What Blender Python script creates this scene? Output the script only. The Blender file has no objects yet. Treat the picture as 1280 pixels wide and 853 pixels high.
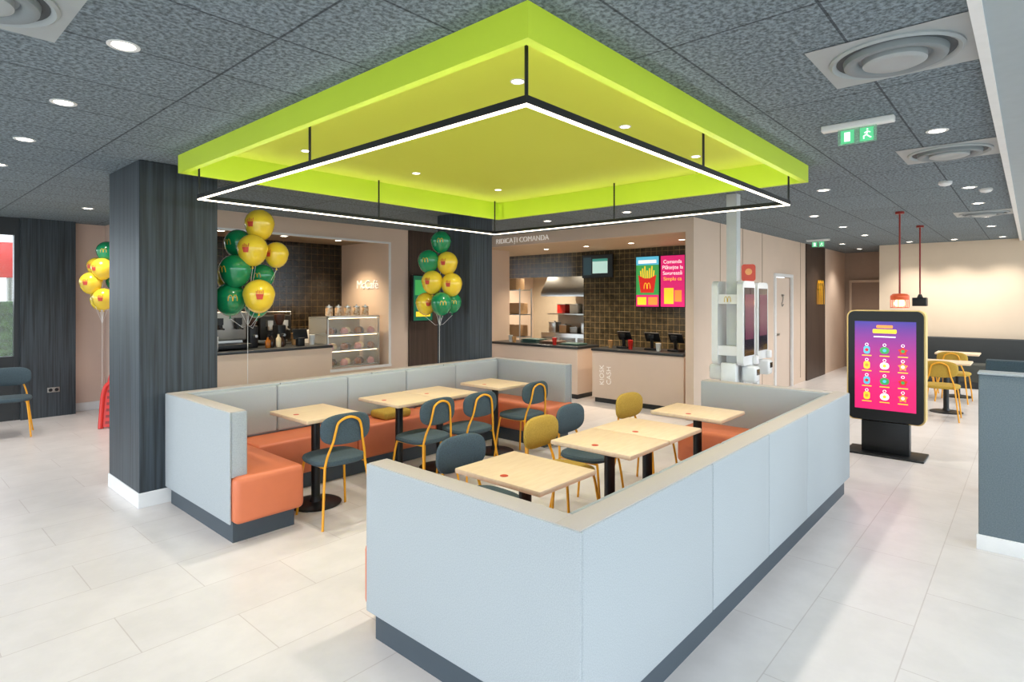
import bpy, bmesh, math, random
from mathutils import Vector, Matrix
random.seed(4)
sc = bpy.context.scene
try:
    sc.view_settings.view_transform = 'Standard'
    sc.view_settings.exposure = 0.58
except Exception as e:
    print(e)
LINK = sc.collection.objects.link

# ---------------------------------------------------------------- materials
def lin(c):
    if isinstance(c, str):
        c = [int(c[i:i+2], 16) / 255 for i in (0, 2, 4)]
    return tuple(((v / 12.92) if v <= 0.04045 else ((v + 0.055) / 1.055) ** 2.4) for v in c[:3]) + (1,)

MC = {}
def mat(name, col='888888', rough=0.5, metal=0.0, noise=None, col2=None, bump=None, emit=0, stretch=None, trans=0, alpha=1, coat=0):
    if name in MC: return MC[name]
    m = bpy.data.materials.new(name); m.use_nodes = True
    nt = m.node_tree; N = nt.nodes; L = nt.links
    b = N['Principled BSDF']
    b.inputs['Base Color'].default_value = lin(col)
    b.inputs['Roughness'].default_value = rough
    b.inputs['Metallic'].default_value = metal
    if coat: b.inputs['Coat Weight'].default_value = coat
    if trans: b.inputs['Transmission Weight'].default_value = trans
    if alpha < 1: b.inputs['Alpha'].default_value = alpha
    if emit:
        b.inputs['Emission Color'].default_value = lin(col)
        b.inputs['Emission Strength'].default_value = emit
    tc = N.new('ShaderNodeTexCoord'); mp = N.new('ShaderNodeMapping')
    L.new(tc.outputs['Object'], mp.inputs['Vector'])
    if stretch: mp.inputs['Scale'].default_value = stretch
    sc_ = noise if noise else 12
    nz = N.new('ShaderNodeTexNoise'); nz.inputs['Scale'].default_value = sc_
    nz.inputs['Detail'].default_value = 4
    L.new(mp.outputs['Vector'], nz.inputs['Vector'])
    rp = N.new('ShaderNodeValToRGB')
    c = lin(col)
    c2 = lin(col2) if col2 else tuple(v * 0.96 for v in c[:3]) + (1,)
    rp.color_ramp.elements[0].position = 0.35; rp.color_ramp.elements[1].position = 0.65
    rp.color_ramp.elements[0].color = c2; rp.color_ramp.elements[1].color = c
    L.new(nz.outputs['Fac'], rp.inputs['Fac'])
    L.new(rp.outputs['Color'], b.inputs['Base Color'])
    if bump:
        n2 = N.new('ShaderNodeTexNoise'); n2.inputs['Scale'].default_value = bump[0]
        L.new(mp.outputs['Vector'], n2.inputs['Vector'])
        bp = N.new('ShaderNodeBump'); bp.inputs['Strength'].default_value = bump[1]; bp.inputs['Distance'].default_value = 0.003
        L.new(n2.outputs['Fac'], bp.inputs['Height']); L.new(bp.outputs['Normal'], b.inputs['Normal'])
    MC[name] = m
    return m

def gradmat(name, c0, c1, z0, z1, e):
    m = bpy.data.materials.new(name); m.use_nodes = True
    nt = m.node_tree; N = nt.nodes; L = nt.links; b = N['Principled BSDF']
    tc = N.new('ShaderNodeTexCoord'); sp = N.new('ShaderNodeSeparateXYZ'); mr = N.new('ShaderNodeMapRange'); rp = N.new('ShaderNodeValToRGB')
    L.new(tc.outputs['Object'], sp.inputs[0]); L.new(sp.outputs['Z'], mr.inputs[0]); mr.inputs[1].default_value = z0; mr.inputs[2].default_value = z1
    L.new(mr.outputs[0], rp.inputs[0]); rp.color_ramp.elements[0].color = lin(c0); rp.color_ramp.elements[1].color = lin(c1)
    L.new(rp.outputs[0], b.inputs['Base Color']); L.new(rp.outputs[0], b.inputs['Emission Color']); b.inputs['Emission Strength'].default_value = e
    b.inputs['Roughness'].default_value = .25
    return m

def tilemat(name, c1, c2, mortar, w, h, ms, offset=0.0, rough=0.4, speck=None, plane='XY', bump=0.2, metal=0):
    m = bpy.data.materials.new(name); m.use_nodes = True
    nt = m.node_tree; N = nt.nodes; L = nt.links
    b = N['Principled BSDF']; b.inputs['Roughness'].default_value = rough; b.inputs['Metallic'].default_value = metal
    tc = N.new('ShaderNodeTexCoord'); vec = tc.outputs['Object']
    if plane != 'XY':
        sp = N.new('ShaderNodeSeparateXYZ'); cb = N.new('ShaderNodeCombineXYZ'); L.new(vec, sp.inputs[0])
        L.new(sp.outputs[plane[0]], cb.inputs['X']); L.new(sp.outputs[plane[1]], cb.inputs['Y']); vec2 = cb.outputs[0]
    else: vec2 = vec
    br = N.new('ShaderNodeTexBrick'); L.new(vec2, br.inputs['Vector'])
    br.offset = offset; br.inputs['Scale'].default_value = 1
    br.inputs['Brick Width'].default_value = w; br.inputs['Row Height'].default_value = h
    br.inputs['Mortar Size'].default_value = ms; br.inputs['Mortar Smooth'].default_value = 0.1
    br.inputs['Color1'].default_value = lin(c1); br.inputs['Color2'].default_value = lin(c2); br.inputs['Mortar'].default_value = lin(mortar)
    out = br.outputs['Color']
    nz = N.new('ShaderNodeTexNoise'); nz.inputs['Scale'].default_value = speck[0] if speck else 3
    nz.inputs['Detail'].default_value = 5; nz.inputs['Roughness'].default_value = 0.65
    L.new(vec, nz.inputs['Vector'])
    rp = N.new('ShaderNodeValToRGB'); lo, hi = (speck[1], speck[2]) if speck else (0.93, 1.0)
    rp.color_ramp.elements[0].position = 0.38; rp.color_ramp.elements[1].position = 0.62
    rp.color_ramp.elements[0].color = (lo, lo, lo, 1); rp.color_ramp.elements[1].color = (hi, hi, hi, 1)
    L.new(nz.outputs['Fac'], rp.inputs['Fac'])
    mx = N.new('ShaderNodeMix'); mx.data_type = 'RGBA'; mx.blend_type = 'MULTIPLY'; mx.inputs[0].default_value = 1
    L.new(out, mx.inputs[6]); L.new(rp.outputs['Color'], mx.inputs[7]); L.new(mx.outputs[2], b.inputs['Base Color'])
    bp = N.new('ShaderNodeBump'); bp.inputs['Strength'].default_value = bump; bp.inputs['Distance'].default_value = 0.003
    iv = N.new('ShaderNodeMath'); iv.operation = 'SUBTRACT'; iv.inputs[0].default_value = 1; L.new(br.outputs['Fac'], iv.inputs[1])
    L.new(iv.outputs[0], bp.inputs['Height']); L.new(bp.outputs['Normal'], b.inputs['Normal'])
    MC[name] = m
    return m

FLOOR = tilemat('floor_tiles', 'D9D4D2', 'D5D0CE', 'C2BAB7', 0.9, 0.45, 0.0028, 0.5, 0.3, (3.5, 0.94, 1.02), bump=.08)
CEIL = tilemat('ceiling_wool_tiles', '79868F', '748088', '475058', 1.2, 0.6, 0.006, 0.0, 0.95, (48, 0.42, 1.32), bump=0.4)
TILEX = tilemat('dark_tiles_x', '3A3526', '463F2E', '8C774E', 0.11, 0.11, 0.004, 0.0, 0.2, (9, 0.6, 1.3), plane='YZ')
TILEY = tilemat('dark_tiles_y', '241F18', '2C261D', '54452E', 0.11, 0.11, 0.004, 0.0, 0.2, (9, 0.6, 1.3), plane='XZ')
BEIGE = mat('beige_wall', 'DAC4B1', 0.7, noise=2)
BEIGE2 = mat('beige_panel', 'DCC8B8', 0.5, noise=2)
PINKW = mat('pinkish_wall', 'DCC3B4', 0.7, noise=2)
WHITE = mat('white_paint', 'E6E6E6', 0.45)
SOFF = mat('soffit_paint', 'A4AEB3', 0.6)
DWOOD = mat('dark_wood', '3C464E', 0.5, noise=45, col2='20262B', stretch=(1, 1, 0.025), bump=(40, 0.15))
BROWN = mat('brown_wood', '4A3A30', 0.5, noise=30, col2='3A2D25', stretch=(1, 1, 0.04))
LIME = mat('lime_paint', 'CBE33A', 0.5, noise=1.5)
LIME2 = mat('lime_panel', 'D4E04C', 0.7, noise=1.5, col2='D3DF4A')
BLACK = mat('black_metal', '1B1D1F', 0.4, 0.3)
DARK = mat('dark_laminate', '2A2E31', 0.35)
LED = mat('led_diffuser', 'FFF0D8', 0.4, emit=4)
ADDUP = mat('added_uplight_glow', 'FFFFFA', 0.4, emit=14)  # added glow, hidden on top of the frame, to brighten the canopy panel
FAB = mat('grey_fabric', 'AEB4B7', 0.95, noise=240, col2='9CA3A8', bump=(400, 0.12))
TANSTRIP = mat('tan_strip', 'BAB1AA', 0.8, noise=240, bump=(400, .1))  # strip on top of the backrests, slightly tanner than their fabric
ORANGE = mat('orange_vinyl', 'D2744E', 0.45, noise=8, bump=(120, 0.08))
PLINTH = mat('plinth_laminate', '414C55', 0.5)
WOOD = mat('light_oak', 'E6CCAC', 0.42, noise=8, col2='E0C4A2', stretch=(1, 5, 1))
SLATE = mat('slate_fabric', '44565F', 0.85, noise=150, col2='38474F', bump=(220, 0.2))
MUST = mat('mustard_fabric', 'B8963A', 0.8, noise=120, col2='A6862E', bump=(220, 0.2))
YEL = mat('yellow_tube', 'E8A21C', 0.35)
STEEL = mat('stainless', 'C4C4C0', 0.28, 0.9)
STEELD = mat('steel_matte', '9A9893', 0.4, 0.7)
RED = mat('red_plastic', 'D02A22', 0.35)
REDD = mat('red_plastic_dark', '8A1812', 0.4)
GBAL = mat('green_balloon', '128A58', 0.2, coat=0.6)
YBAL = mat('yellow_balloon', 'F0CE38', 0.2, coat=0.6)
GOLD = mat('gold_print', 'D8B428', 0.5)
REDP = mat('red_print', 'C8442A', 0.5)
STRING = mat('white_string', 'EDEDED', 0.7)
GLASS = mat('clear_glass', 'E8F2F2', 0.05, alpha=0.14)
FROST = mat('white_gloss', 'E4E6E6', 0.25)
LETTER = mat('white_lettering', 'F2EEE8', 0.5, emit=.2)  # faint glow put into the letters to lift their contrast on beige
SCRD = mat('dark_screen', '241828', 0.12, coat=0.5)
DLGLOW = mat('downlight_glow', 'FFF4E0', 0.4, emit=10)
WARMG = mat('warm_glow', 'FFD9A0', 0.4, emit=7)
VENT = mat('vent_metal', 'A2A9AC', 0.45)
VENTD = mat('vent_shadow', '42494D', 0.6)
def E(n, c, e=1.0): return mat(n, c, 0.3, emit=e*.6)
SPINK = E('screen_magenta', 'D0206C', 0.9); SYEL = E('screen_yellow', 'F4C832', 0.9); SGRN = E('screen_green', '3C9C50', 0.8)
SWHT = E('screen_white', 'F4F4F4', 0.9); SBLU = E('screen_blue', '2A2A6A', 0.7); SRED = E('screen_red', 'D02820', 0.8); SCYA = E('screen_cyan', '58B8D8', 0.8)
SORG = E('screen_orange', 'F09040', 0.8); SPUR = E('screen_purple', '6A2A8A', 0.7); SDG = E('screen_teal', '0F5A40', 0.8)
EXG = E('exit_green', '5CC48A', 0.7)

# ---------------------------------------------------------------- mesh builder
class MB:
    def __init__(s): s.bm = bmesh.new(); s.mi = 0
    def _add(s, tb, M=None):
        if M is not None: bmesh.ops.transform(tb, matrix=M, verts=tb.verts)
        for f in tb.faces: f.material_index = s.mi; f.smooth = True
        me = bpy.data.meshes.new('t'); tb.to_mesh(me); tb.free(); s.bm.from_mesh(me); bpy.data.meshes.remove(me)
        return s
    def box(s, x0, x1, y0, y1, z0, z1, bev=0, seg=3, M=None):
        tb = bmesh.new()
        bmesh.ops.create_cube(tb, size=1, matrix=Matrix.Translation(((x0+x1)/2, (y0+y1)/2, (z0+z1)/2)) @ Matrix.Diagonal((abs(x1-x0), abs(y1-y0), abs(z1-z0), 1)))
        if bev:
            bev = min(bev, 0.49*min(abs(x1-x0), abs(y1-y0), abs(z1-z0)))
            bmesh.ops.bevel(tb, geom=tb.edges[:], offset=bev, segments=seg, affect='EDGES', profile=0.5)
        return s._add(tb, M)
    def tube(s, pts, r, seg=10, closed=False, cap=True, M=None):
        pts = [Vector(p) for p in pts]; n = len(pts); tb = bmesh.new(); rings = []
        rr = r if isinstance(r, (list, tuple)) else [r]*n
        prev = None
        for i, p in enumerate(pts):
            if closed: t = (pts[(i+1) % n] - pts[i-1])
            else: t = pts[min(i+1, n-1)] - pts[max(i-1, 0)]
            t.normalize()
            if prev is None:
                a = Vector((0, 0, 1)) if abs(t.z) < 0.9 else Vector((1, 0, 0)); u = t.cross(a).normalized()
            else: u = (prev - t*prev.dot(t)).normalized()
            prev = u; v = t.cross(u)
            rings.append([tb.verts.new(p + (u*math.cos(2*math.pi*k/seg) + v*math.sin(2*math.pi*k/seg))*rr[i]) for k in range(seg)])
        for i in range(n if closed else n-1):
            A, B = rings[i], rings[(i+1) % n]
            for k in range(seg): tb.faces.new((A[k], A[(k+1) % seg], B[(k+1) % seg], B[k]))
        if cap and not closed: tb.faces.new(rings[0][::-1]); tb.faces.new(rings[-1])
        bmesh.ops.recalc_face_normals(tb, faces=tb.faces)
        return s._add(tb, M)
    def cyl(s, p0, p1, r, seg=20, M=None): return s.tube([p0, p1], r, seg, M=M)
    def lathe(s, prof, seg=24, M=None, cx=0, cy=0):
        tb = bmesh.new(); rings = []
        for r, z in prof:
            r = max(r, 0.0004)
            rings.append([tb.verts.new((cx + r*math.cos(2*math.pi*k/seg), cy + r*math.sin(2*math.pi*k/seg), z)) for k in range(seg)])
        for i in range(len(rings)-1):
            for k in range(seg): tb.faces.new((rings[i][k], rings[i][(k+1) % seg], rings[i+1][(k+1) % seg], rings[i+1][k]))
        tb.faces.new(rings[0][::-1]); tb.faces.new(rings[-1])
        bmesh.ops.recalc_face_normals(tb, faces=tb.faces)
        return s._add(tb, M)
    def pad(s, a, b, t, n=2.8, seg=40, xf=None, M=None):
        tb = bmesh.new(); rings = []
        for sc_, z in ((.5, -.5), (.88, -.47), (.97, -.3), (1, 0), (.97, .3), (.88, .47), (.5, .53)):
            ring = []
            for k in range(seg):
                th = 2*math.pi*k/seg; c, q = math.cos(th), math.sin(th)
                x = a*sc_*math.copysign(abs(c)**(2/n), c); y = b*sc_*math.copysign(abs(q)**(2/n), q)
                p = (x, y, z*t)
                if xf: p = xf(*p)
                ring.append(tb.verts.new(p))
            rings.append(ring)
        for i in range(len(rings)-1):
            for k in range(seg): tb.faces.new((rings[i][k], rings[i][(k+1) % seg], rings[i+1][(k+1) % seg], rings[i+1][k]))
        tb.faces.new(rings[0][::-1]); tb.faces.new(rings[-1])
        bmesh.ops.recalc_face_normals(tb, faces=tb.faces)
        return s._add(tb, M)
    def quads(s, qs, M=None):
        tb = bmesh.new()
        for q in qs: tb.faces.new([tb.verts.new(p) for p in q])
        bmesh.ops.remove_doubles(tb, verts=tb.verts, dist=1e-5)
        return s._add(tb, M)
    def prism(s, poly, y0, y1, M=None):
        tb = bmesh.new()
        A = [tb.verts.new((x, y0, z)) for x, z in poly]; B = [tb.verts.new((x, y1, z)) for x, z in poly]
        tb.faces.new(A); tb.faces.new(B[::-1])
        for i in range(len(A)): j = (i+1) % len(A); tb.faces.new((A[i], B[i], B[j], A[j]))
        bmesh.ops.recalc_face_normals(tb, faces=tb.faces)
        return s._add(tb, M)

def cr(pts, k=6):
    P = [Vector(p) for p in pts]; out = []
    for i in range(len(P)-1):
        p0 = P[max(i-1, 0)]; p1 = P[i]; p2 = P[i+1]; p3 = P[min(i+2, len(P)-1)]
        for j in range(k):
            t = j/k
            out.append(0.5*((2*p1) + (p2-p0)*t + (2*p0-5*p1+4*p2-p3)*t*t + (-p0+3*p1-3*p2+p3)*t**3))
    out.append(P[-1]); return out

def add(name, mb, mats, parent=None, loc=(0, 0, 0), rot=(0, 0, 0), **kw):
    me = bpy.data.meshes.new(name); mb.bm.to_mesh(me); mb.bm.free()
    if not isinstance(mats, (list, tuple)): mats = [mats]
    for m in mats: me.materials.append(m)
    try: me.set_sharp_from_angle(angle=math.radians(42))
    except Exception: pass
    o = bpy.data.objects.new(name, me); LINK(o)
    o.location = loc; o.rotation_euler = rot
    if parent: o.parent = parent
    for k, v in kw.items(): o[k] = v
    return o
def root(name, label, category, loc, rz=0, group=None):
    o = bpy.data.objects.new(name, None); o.empty_display_size = 0.1; LINK(o)
    o.location = loc; o.rotation_euler = (0, 0, math.radians(rz)); o['label'] = label; o['category'] = category
    if group: o['group'] = group
    return o
def dup(o, loc, rz=0, label=None, matmap=None):
    def cp(a, par):
        c = a.copy(); LINK(c)
        if par: c.parent = par
        for ch in a.children: cp(ch, c)
        return c
    c = cp(o, None); c.location = loc; c.rotation_euler = (0, 0, math.radians(rz))
    if label: c['label'] = label
    return c
def struct(name, mb, mats): return add(name, mb, mats, kind='structure')
def text(name, body, size, m, parent, loc, rot=(math.pi/2, 0, 0), ext=0.002, align='CENTER', off=0.0, **kw):
    cu = bpy.data.curves.new('txt', 'FONT'); cu.body = body; cu.size = size; cu.extrude = ext; cu.align_x = align; cu.align_y = 'CENTER'
    cu.offset = off
    t = bpy.data.objects.new('txt', cu); LINK(t)
    bpy.context.view_layer.update()
    me = bpy.data.meshes.new_from_object(t.evaluated_get(bpy.context.evaluated_depsgraph_get()))
    bpy.data.objects.remove(t); me.materials.clear(); me.materials.append(m)
    o = bpy.data.objects.new(name, me); LINK(o); o.location = loc; o.rotation_euler = rot
    if parent: o.parent = parent
    for k, v in kw.items(): o[k] = v
    return o
def arches(w, h, f, n=14, th=.085):
    qs = []
    for cx in (-w/4, w/4):
        ao, ai = w/4+.02*w, w/4-th*w
        for i in range(n):
            a0, a1 = math.pi*i/n, math.pi*(i+1)/n
            def P(a, rx, rz):
                return (cx+rx*math.cos(a), rz*abs(math.sin(a))**0.75)
            qs.append([f(*P(a0, ao, h)), f(*P(a1, ao, h)), f(*P(a1, ai, h*.9)), f(*P(a0, ai, h*.9))])
    return qs

# ---------------------------------------------------------------- room shell
H = 2.79
struct('floor', MB().box(-2.6, 17, -2.2, 13, -0.1, 0), FLOOR)
cb = MB()
for a in ((-2.6, 17, 0.16, 1.42), (-2.6, 17, 4.93, 13), (-2.6, 1.68, 1.42, 4.93), (5.28, 17, 1.42, 4.93)):
    cb.box(a[0], a[1], a[2], a[3], H, H+0.05)
struct('ceiling', cb, CEIL)
struct('trim_1', MB().box(-2.6, 17, -2.2, 0.16, 2.75, 2.88), SOFF)
struct('trim_2', MB().box(-2.6, 17, 0.135, 0.175, 2.74, 2.79), WHITE)

struct('ground', MB().box(-40, 60, -40, 60, -0.3, -0.12), mat('outside_paving', 'A8A8A0', 0.9))
wb = MB()
Y0, Y1 = 7.62, 7.74
wb.box(2.65, 2.85, Y0, Y1, 0, H); wb.box(2.85, 5.63, Y0, Y1, 2.55, H); wb.box(5.63, 8.48, Y0, Y1, 0, H)
wb.box(2.85, 4.61, Y0, Y1, 0, 0.96); wb.box(4.61, 5.63, Y0, Y1, 0, 0.62)
struct('wall_cafe', wb, BEIGE)
tb_ = MB(); tb_.box(4.58, 5.66, Y0-.012, Y0, 0.60, 0.64); tb_.box(5.61, 5.65, Y0-.012, Y0, 0.64, 2.54); tb_.box(2.85, 5.65, Y0-.012, Y0, 2.54, 2.57)
struct('trim_3', tb_, WHITE)
struct('trim_4', MB().box(6.0, 7.5, Y0-.03, Y0, 0, H), BROWN)
struct('wall_cafe_side', MB().box(2.53, 2.65, Y0, 10.6, 0, H), PINKW)
struct('wall_niche_right', MB().box(5.63, 5.72, Y1, 9.0, 0, 2.6), BEIGE)
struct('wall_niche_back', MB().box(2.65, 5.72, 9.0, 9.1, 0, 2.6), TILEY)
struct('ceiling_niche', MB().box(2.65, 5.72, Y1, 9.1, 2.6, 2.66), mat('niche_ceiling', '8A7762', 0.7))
struct('wall_back', MB().box(1.46, 2.53, 10.6, 10.7, 0, H), PINKW)
struct('wall_back_panel', MB().box(1.50, 2.12, 10.38, 10.6, 0.0, H), DWOOD)
struct('baseboard_back', MB().box(2.12, 2.53, 10.57, 10.6, 0, 0.12), WHITE)
struct('baseboard_back_side', MB().box(2.51, 2.53, 7.62, 10.57, 0, 0.12), WHITE)
wf = MB()
for x in (1.47, 0.1, -1.3, -2.6): wf.box(x-.03, x+.03, 10.44, 10.56, 0, 2.7)
wf.box(-2.6, 1.5, 10.45, 10.55, 0, 0.88); wf.box(-2.6, 1.5, 10.45, 10.55, 2.55, H)
wf.mi = 1; wf.box(-2.6, 1.44, 10.49, 10.5, 0.88, 2.55)
struct('window_1', wf, [DARK, GLASS])
wf = MB()
for i in range(8): wf.box(-2.6, -2.52, -2.2+1.8*i, -2.12+1.8*i, 0, 2.7)
wf.box(-2.6, -2.52, -2.2, 10.5, 0, 0.1); wf.box(-2.6, -2.52, -2.2, 10.5, 2.65, H)
struct('window_2', wf, DARK)
wf = MB()
for i in range(10): wf.box(-2.6+2.1*i, -2.52+2.1*i, -2.2, -2.12, 0, 2.75)
wf.box(-2.6, 17, -2.2, -2.12, 0, 0.1)
struct('window_3', wf, DARK)
# kitchen
struct('wall_kitchen_header', MB().box(7.6, 7.72, 3.57, 7.62, 2.6, H), BEIGE)
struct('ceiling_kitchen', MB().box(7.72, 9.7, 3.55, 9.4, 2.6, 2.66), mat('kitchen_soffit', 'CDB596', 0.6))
kb = MB(); kb.box(9.6, 9.7, 3.55, 6.65, 0, 2.6); kb.box(9.6, 9.7, 6.65, 9.4, 2.12, 2.6)
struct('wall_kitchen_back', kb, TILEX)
struct('wall_kitchen_inner', MB().box(11.6, 11.7, 5.6, 10.4, 0, 2.6), mat('kitchen_white', 'C4B6A0', 0.5))
struct('wall_kitchen_end', MB().box(8.48, 11.7, 9.6, 9.7, 0, 2.6), BEIGE)
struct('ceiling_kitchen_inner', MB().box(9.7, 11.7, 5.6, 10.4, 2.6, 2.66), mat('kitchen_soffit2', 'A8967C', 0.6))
lb = MB(); lb.box(7.6, 10.95, 3.45, 3.57, 0, H); lb.box(10.95, 11.9, 3.45, 3.57, 2.08, H); lb.box(11.9, 16.2, 3.45, 3.57, 0, H)
struct('wall_long', lb, BEIGE)
sb = MB()
for x in (8.5, 9.4, 10.3, 12.5): sb.box(x-.004, x+.004, 3.444, 3.45, 0.1, H)
struct('trim_5', sb, mat('seam', 'A58F7B', 0.7))
struct('baseboard_long', MB().box(7.6, 10.9, 3.435, 3.45, 0, 0.1), WHITE)
struct('trim_6', MB().box(12.85, 14.25, 3.42, 3.45, 0, H), BROWN)
db = MB(); db.box(10.97, 11.88, 3.47, 3.52, 0, 2.06); db.mi = 1
db.box(10.90, 10.96, 3.42, 3.46, 0, 2.07); db.box(11.89, 11.95, 3.42, 3.46, 0, 2.07); db.box(10.90, 11.95, 3.42, 3.46, 2.07, 2.13)
db.mi = 2; db.box(11.05, 11.18, 3.43, 3.46, 1.0, 1.04)
struct('door_1', db, [BEIGE2, WHITE, STEEL])
icon = root('restroom_sign', 'small round metal pictogram on the beige door', 'sign', (11.42, 3.455, 1.62))
m_ = MB(); m_.lathe([(.02, .10), (.03, .115), (.02, .13)]); m_.tube(cr([(-.03, 0, .09), (.03, 0, .09), (.0, 0, .0), (-.05, 0, -.04), (-.02, 0, -.09), (.05, 0, -.05)], 5), .007)
add('pictogram', m_, STEELD, icon)
struct('wall_far', MB().box(14.3, 14.42, -2.2, 2.4, 0, H), mat('far_wall', 'E0CCB4', 0.7, noise=2))
struct('wall_far_return', MB().box(14.42, 16.2, 2.3, 2.4, 0, H), BEIGE)
struct('wall_corridor_end', MB().box(16.2, 16.3, 2.3, 3.57, 0, H), mat('corridor_wall', 'A89282', 0.7))
db = MB(); db.box(16.12, 16.2, 2.47, 3.28, 0, 2.06); db.mi = 1; db.box(16.09, 16.2, 2.42, 2.47, 0, 2.06); db.box(16.09, 16.2, 3.28, 3.33, 0, 2.06); db.box(16.09, 16.2, 2.42, 3.33, 2.06, 2.12)
struct('door_2', db, [mat('door_brown', '8C7666', 0.5), mat('door_frame', 'C4B09C', 0.5)])

def column(x0, x1, y0, y1, label):
    r = root('column', label, 'column', ((x0+x1)/2, (y0+y1)/2, 0)); a, b = (x1-x0)/2, (y1-y0)/2
    add('cladding', MB().box(-a, a, -b, b, 0.1, H-.002, 0.004, 1), DWOOD, r)
    add('skirting', MB().box(-a-.008, a+.008, -b-.008, b+.008, 0, 0.12, 0.003, 1), WHITE, r, label='white skirting')
column(1.50, 2.10, 5.32, 6.15, 'square column clad in dark blue-grey wood beside the booth')
column(5.20, 5.62, 5.36, 5.98, 'dark blue-grey wood column behind the booth near balloons')
so = root('wall_socket', 'small grey double power socket on the dark panel', 'socket', (1.86, 10.375, .38))
add('plate', MB().box(-.07, .07, -.01, .004, -.035, .035, .004), STEELD, so)
for s in (-.035, .035): add('outlet', MB().lathe([(.024, 0), (.02, .004)], 16, M=Matrix.Translation((s, -.01, 0)) @ Matrix.Rotation(math.pi/2, 4, 'X')), BLACK, so)

# ---------------------------------------------------------------- canopy + light frame
cx0, cx1, cy0, cy1 = 1.66, 5.30, 1.40, 4.95
can = root('ceiling_canopy', 'large square lime green dropped ceiling canopy with recessed panel', 'canopy', ((cx0+cx1)/2, (cy0+cy1)/2, 2.65))
a, b = (cx1-cx0)/2, (cy1-cy0)/2; t = .045
rb = MB(); rb.box(-a, a, -b, -b+t, 0, .24); rb.box(-a, a, b-t, b, 0, .24); rb.box(-a, -a+t, -b+t, b-t, 0, .24); rb.box(a-t, a, -b+t, b-t, 0, .24)
add('rim', rb, LIME, can)
add('panel', MB().box(-a+t, a-t, -b+t, b-t, .2, .25), LIME2, can)
fx0, fx1, fy0, fy1 = 1.76, 5.13, 1.49, 4.85
lf = root('pendant_light_frame', 'square black pendant frame with white LED strip under canopy', 'ceiling light', ((fx0+fx1)/2, (fy0+fy1)/2, 2.445))
a, b = (fx1-fx0)/2, (fy1-fy0)/2
def ring(m, a, b, w, z0, z1, mi=None):
    m.box(-a, a, -b, -b+w, z0, z1); m.box(-a, a, b-w, b, z0, z1); m.box(-a, -a+w, -b+w, b-w, z0, z1); m.box(a-w, a, -b+w, b-w, z0, z1); return m
fm = ring(MB(), a, b, .024, .008, .030)
ring(fm, a, b, .003, .030, .040); ring(fm, a-.021, b-.021, .003, .030, .040)  # added lips that hide the extra uplight from below
add('frame', fm, BLACK, lf)
add('led_strip', ring(MB(), a-.004, b-.004, .016, 0, .008), LED, lf)
add('added_uplight_strip', ring(MB(), a-.004, b-.004, .016, .0302, .0315), ADDUP, lf, label='added uplight strip hidden in the frame, brightening the canopy')
for (x, y) in [(-a, -b), (0, -b), (a, -b), (-a, 0), (a, 0), (-a, b), (0, b), (a, b)]:
    x -= math.copysign(.012, x) if x else 0; y -= math.copysign(.012, y) if y else 0
    add('suspension_rod', MB().cyl((x, y, .032), (x, y, .405), .008, 8), BLACK, lf)

# ---------------------------------------------------------------- downlights, vents
def dl_make(x, y, z, power=0, group='recessed ceiling downlights', col=(1, .93, .84), ang=110, r=0.055):
    o = root('downlight', 'small round recessed downlight glowing in the ceiling', 'ceiling light', (x, y, z), 0, group)
    add('trim_ring', MB().lathe([(r*.82, -.001), (r, -.006), (r*1.15, -.004), (r*1.18, .002), (r*.82, .003)], 20), WHITE, o)
    add('lens', MB().lathe([(r*.8, -.003), (r*.8, .002)], 20), DLGLOW, o)
    if power:
        l = bpy.data.lights.new('spot', 'SPOT'); l.energy = power; l.spot_size = math.radians(ang); l.spot_blend = .8; l.color = col; l.shadow_soft_size = .06
        lo = bpy.data.objects.new('lamp_light', l); LINK(lo); lo.parent = o; lo.location = (0, 0, -.03)
for x in (2.37, 3.48, 4.6):
    for y in (2.07, 4.3): dl_make(x, y, 2.85, 48, 'canopy downlights', r=.036)
for y in (1.85, 2.98, 4.10, 5.25, 6.4, 7.6, 8.8, 9.9): dl_make(.78, y, H, 30)
dl_make(1.9, 8.7, H, 65)  # extra downlight added to brighten the dark rear wall
for x in (4.76, 7.4, 8.7, 10.2, 11.6): dl_make(x, .47, H, 45)
dl_make(3.6, 7.0, H, 48)
for (x, y) in ((6.6, 5.2), (6.6, 6.6), (6.6, 3.9), (8.6, 2.2), (10.2, 2.2), (11.8, 2.2), (13.4, 2.9), (15.0, 2.9), (6.6, 1.6)): dl_make(x, y, H, 52)  # downlights added to supply light to the dim far interior
for y in (.4, 1.1, 1.8): dl_make(13.75, y, H, 60)
for y in (4.1, 5.0, 5.9, 6.8): dl_make(8.6, y, 2.6, 72, 'kitchen soffit downlights', col=(1, .8, .58))
for (x, y) in ((10.6, 7.2), (10.6, 8.6)): dl_make(x, y, 2.6, 150, 'kitchen soffit downlights', col=(1, .88, .7), ang=140)
for x in (3.3, 4.2, 5.1): dl_make(x, 8.25, 2.6, 80, 'cafe niche downlights', col=(1, .78, .52))

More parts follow.
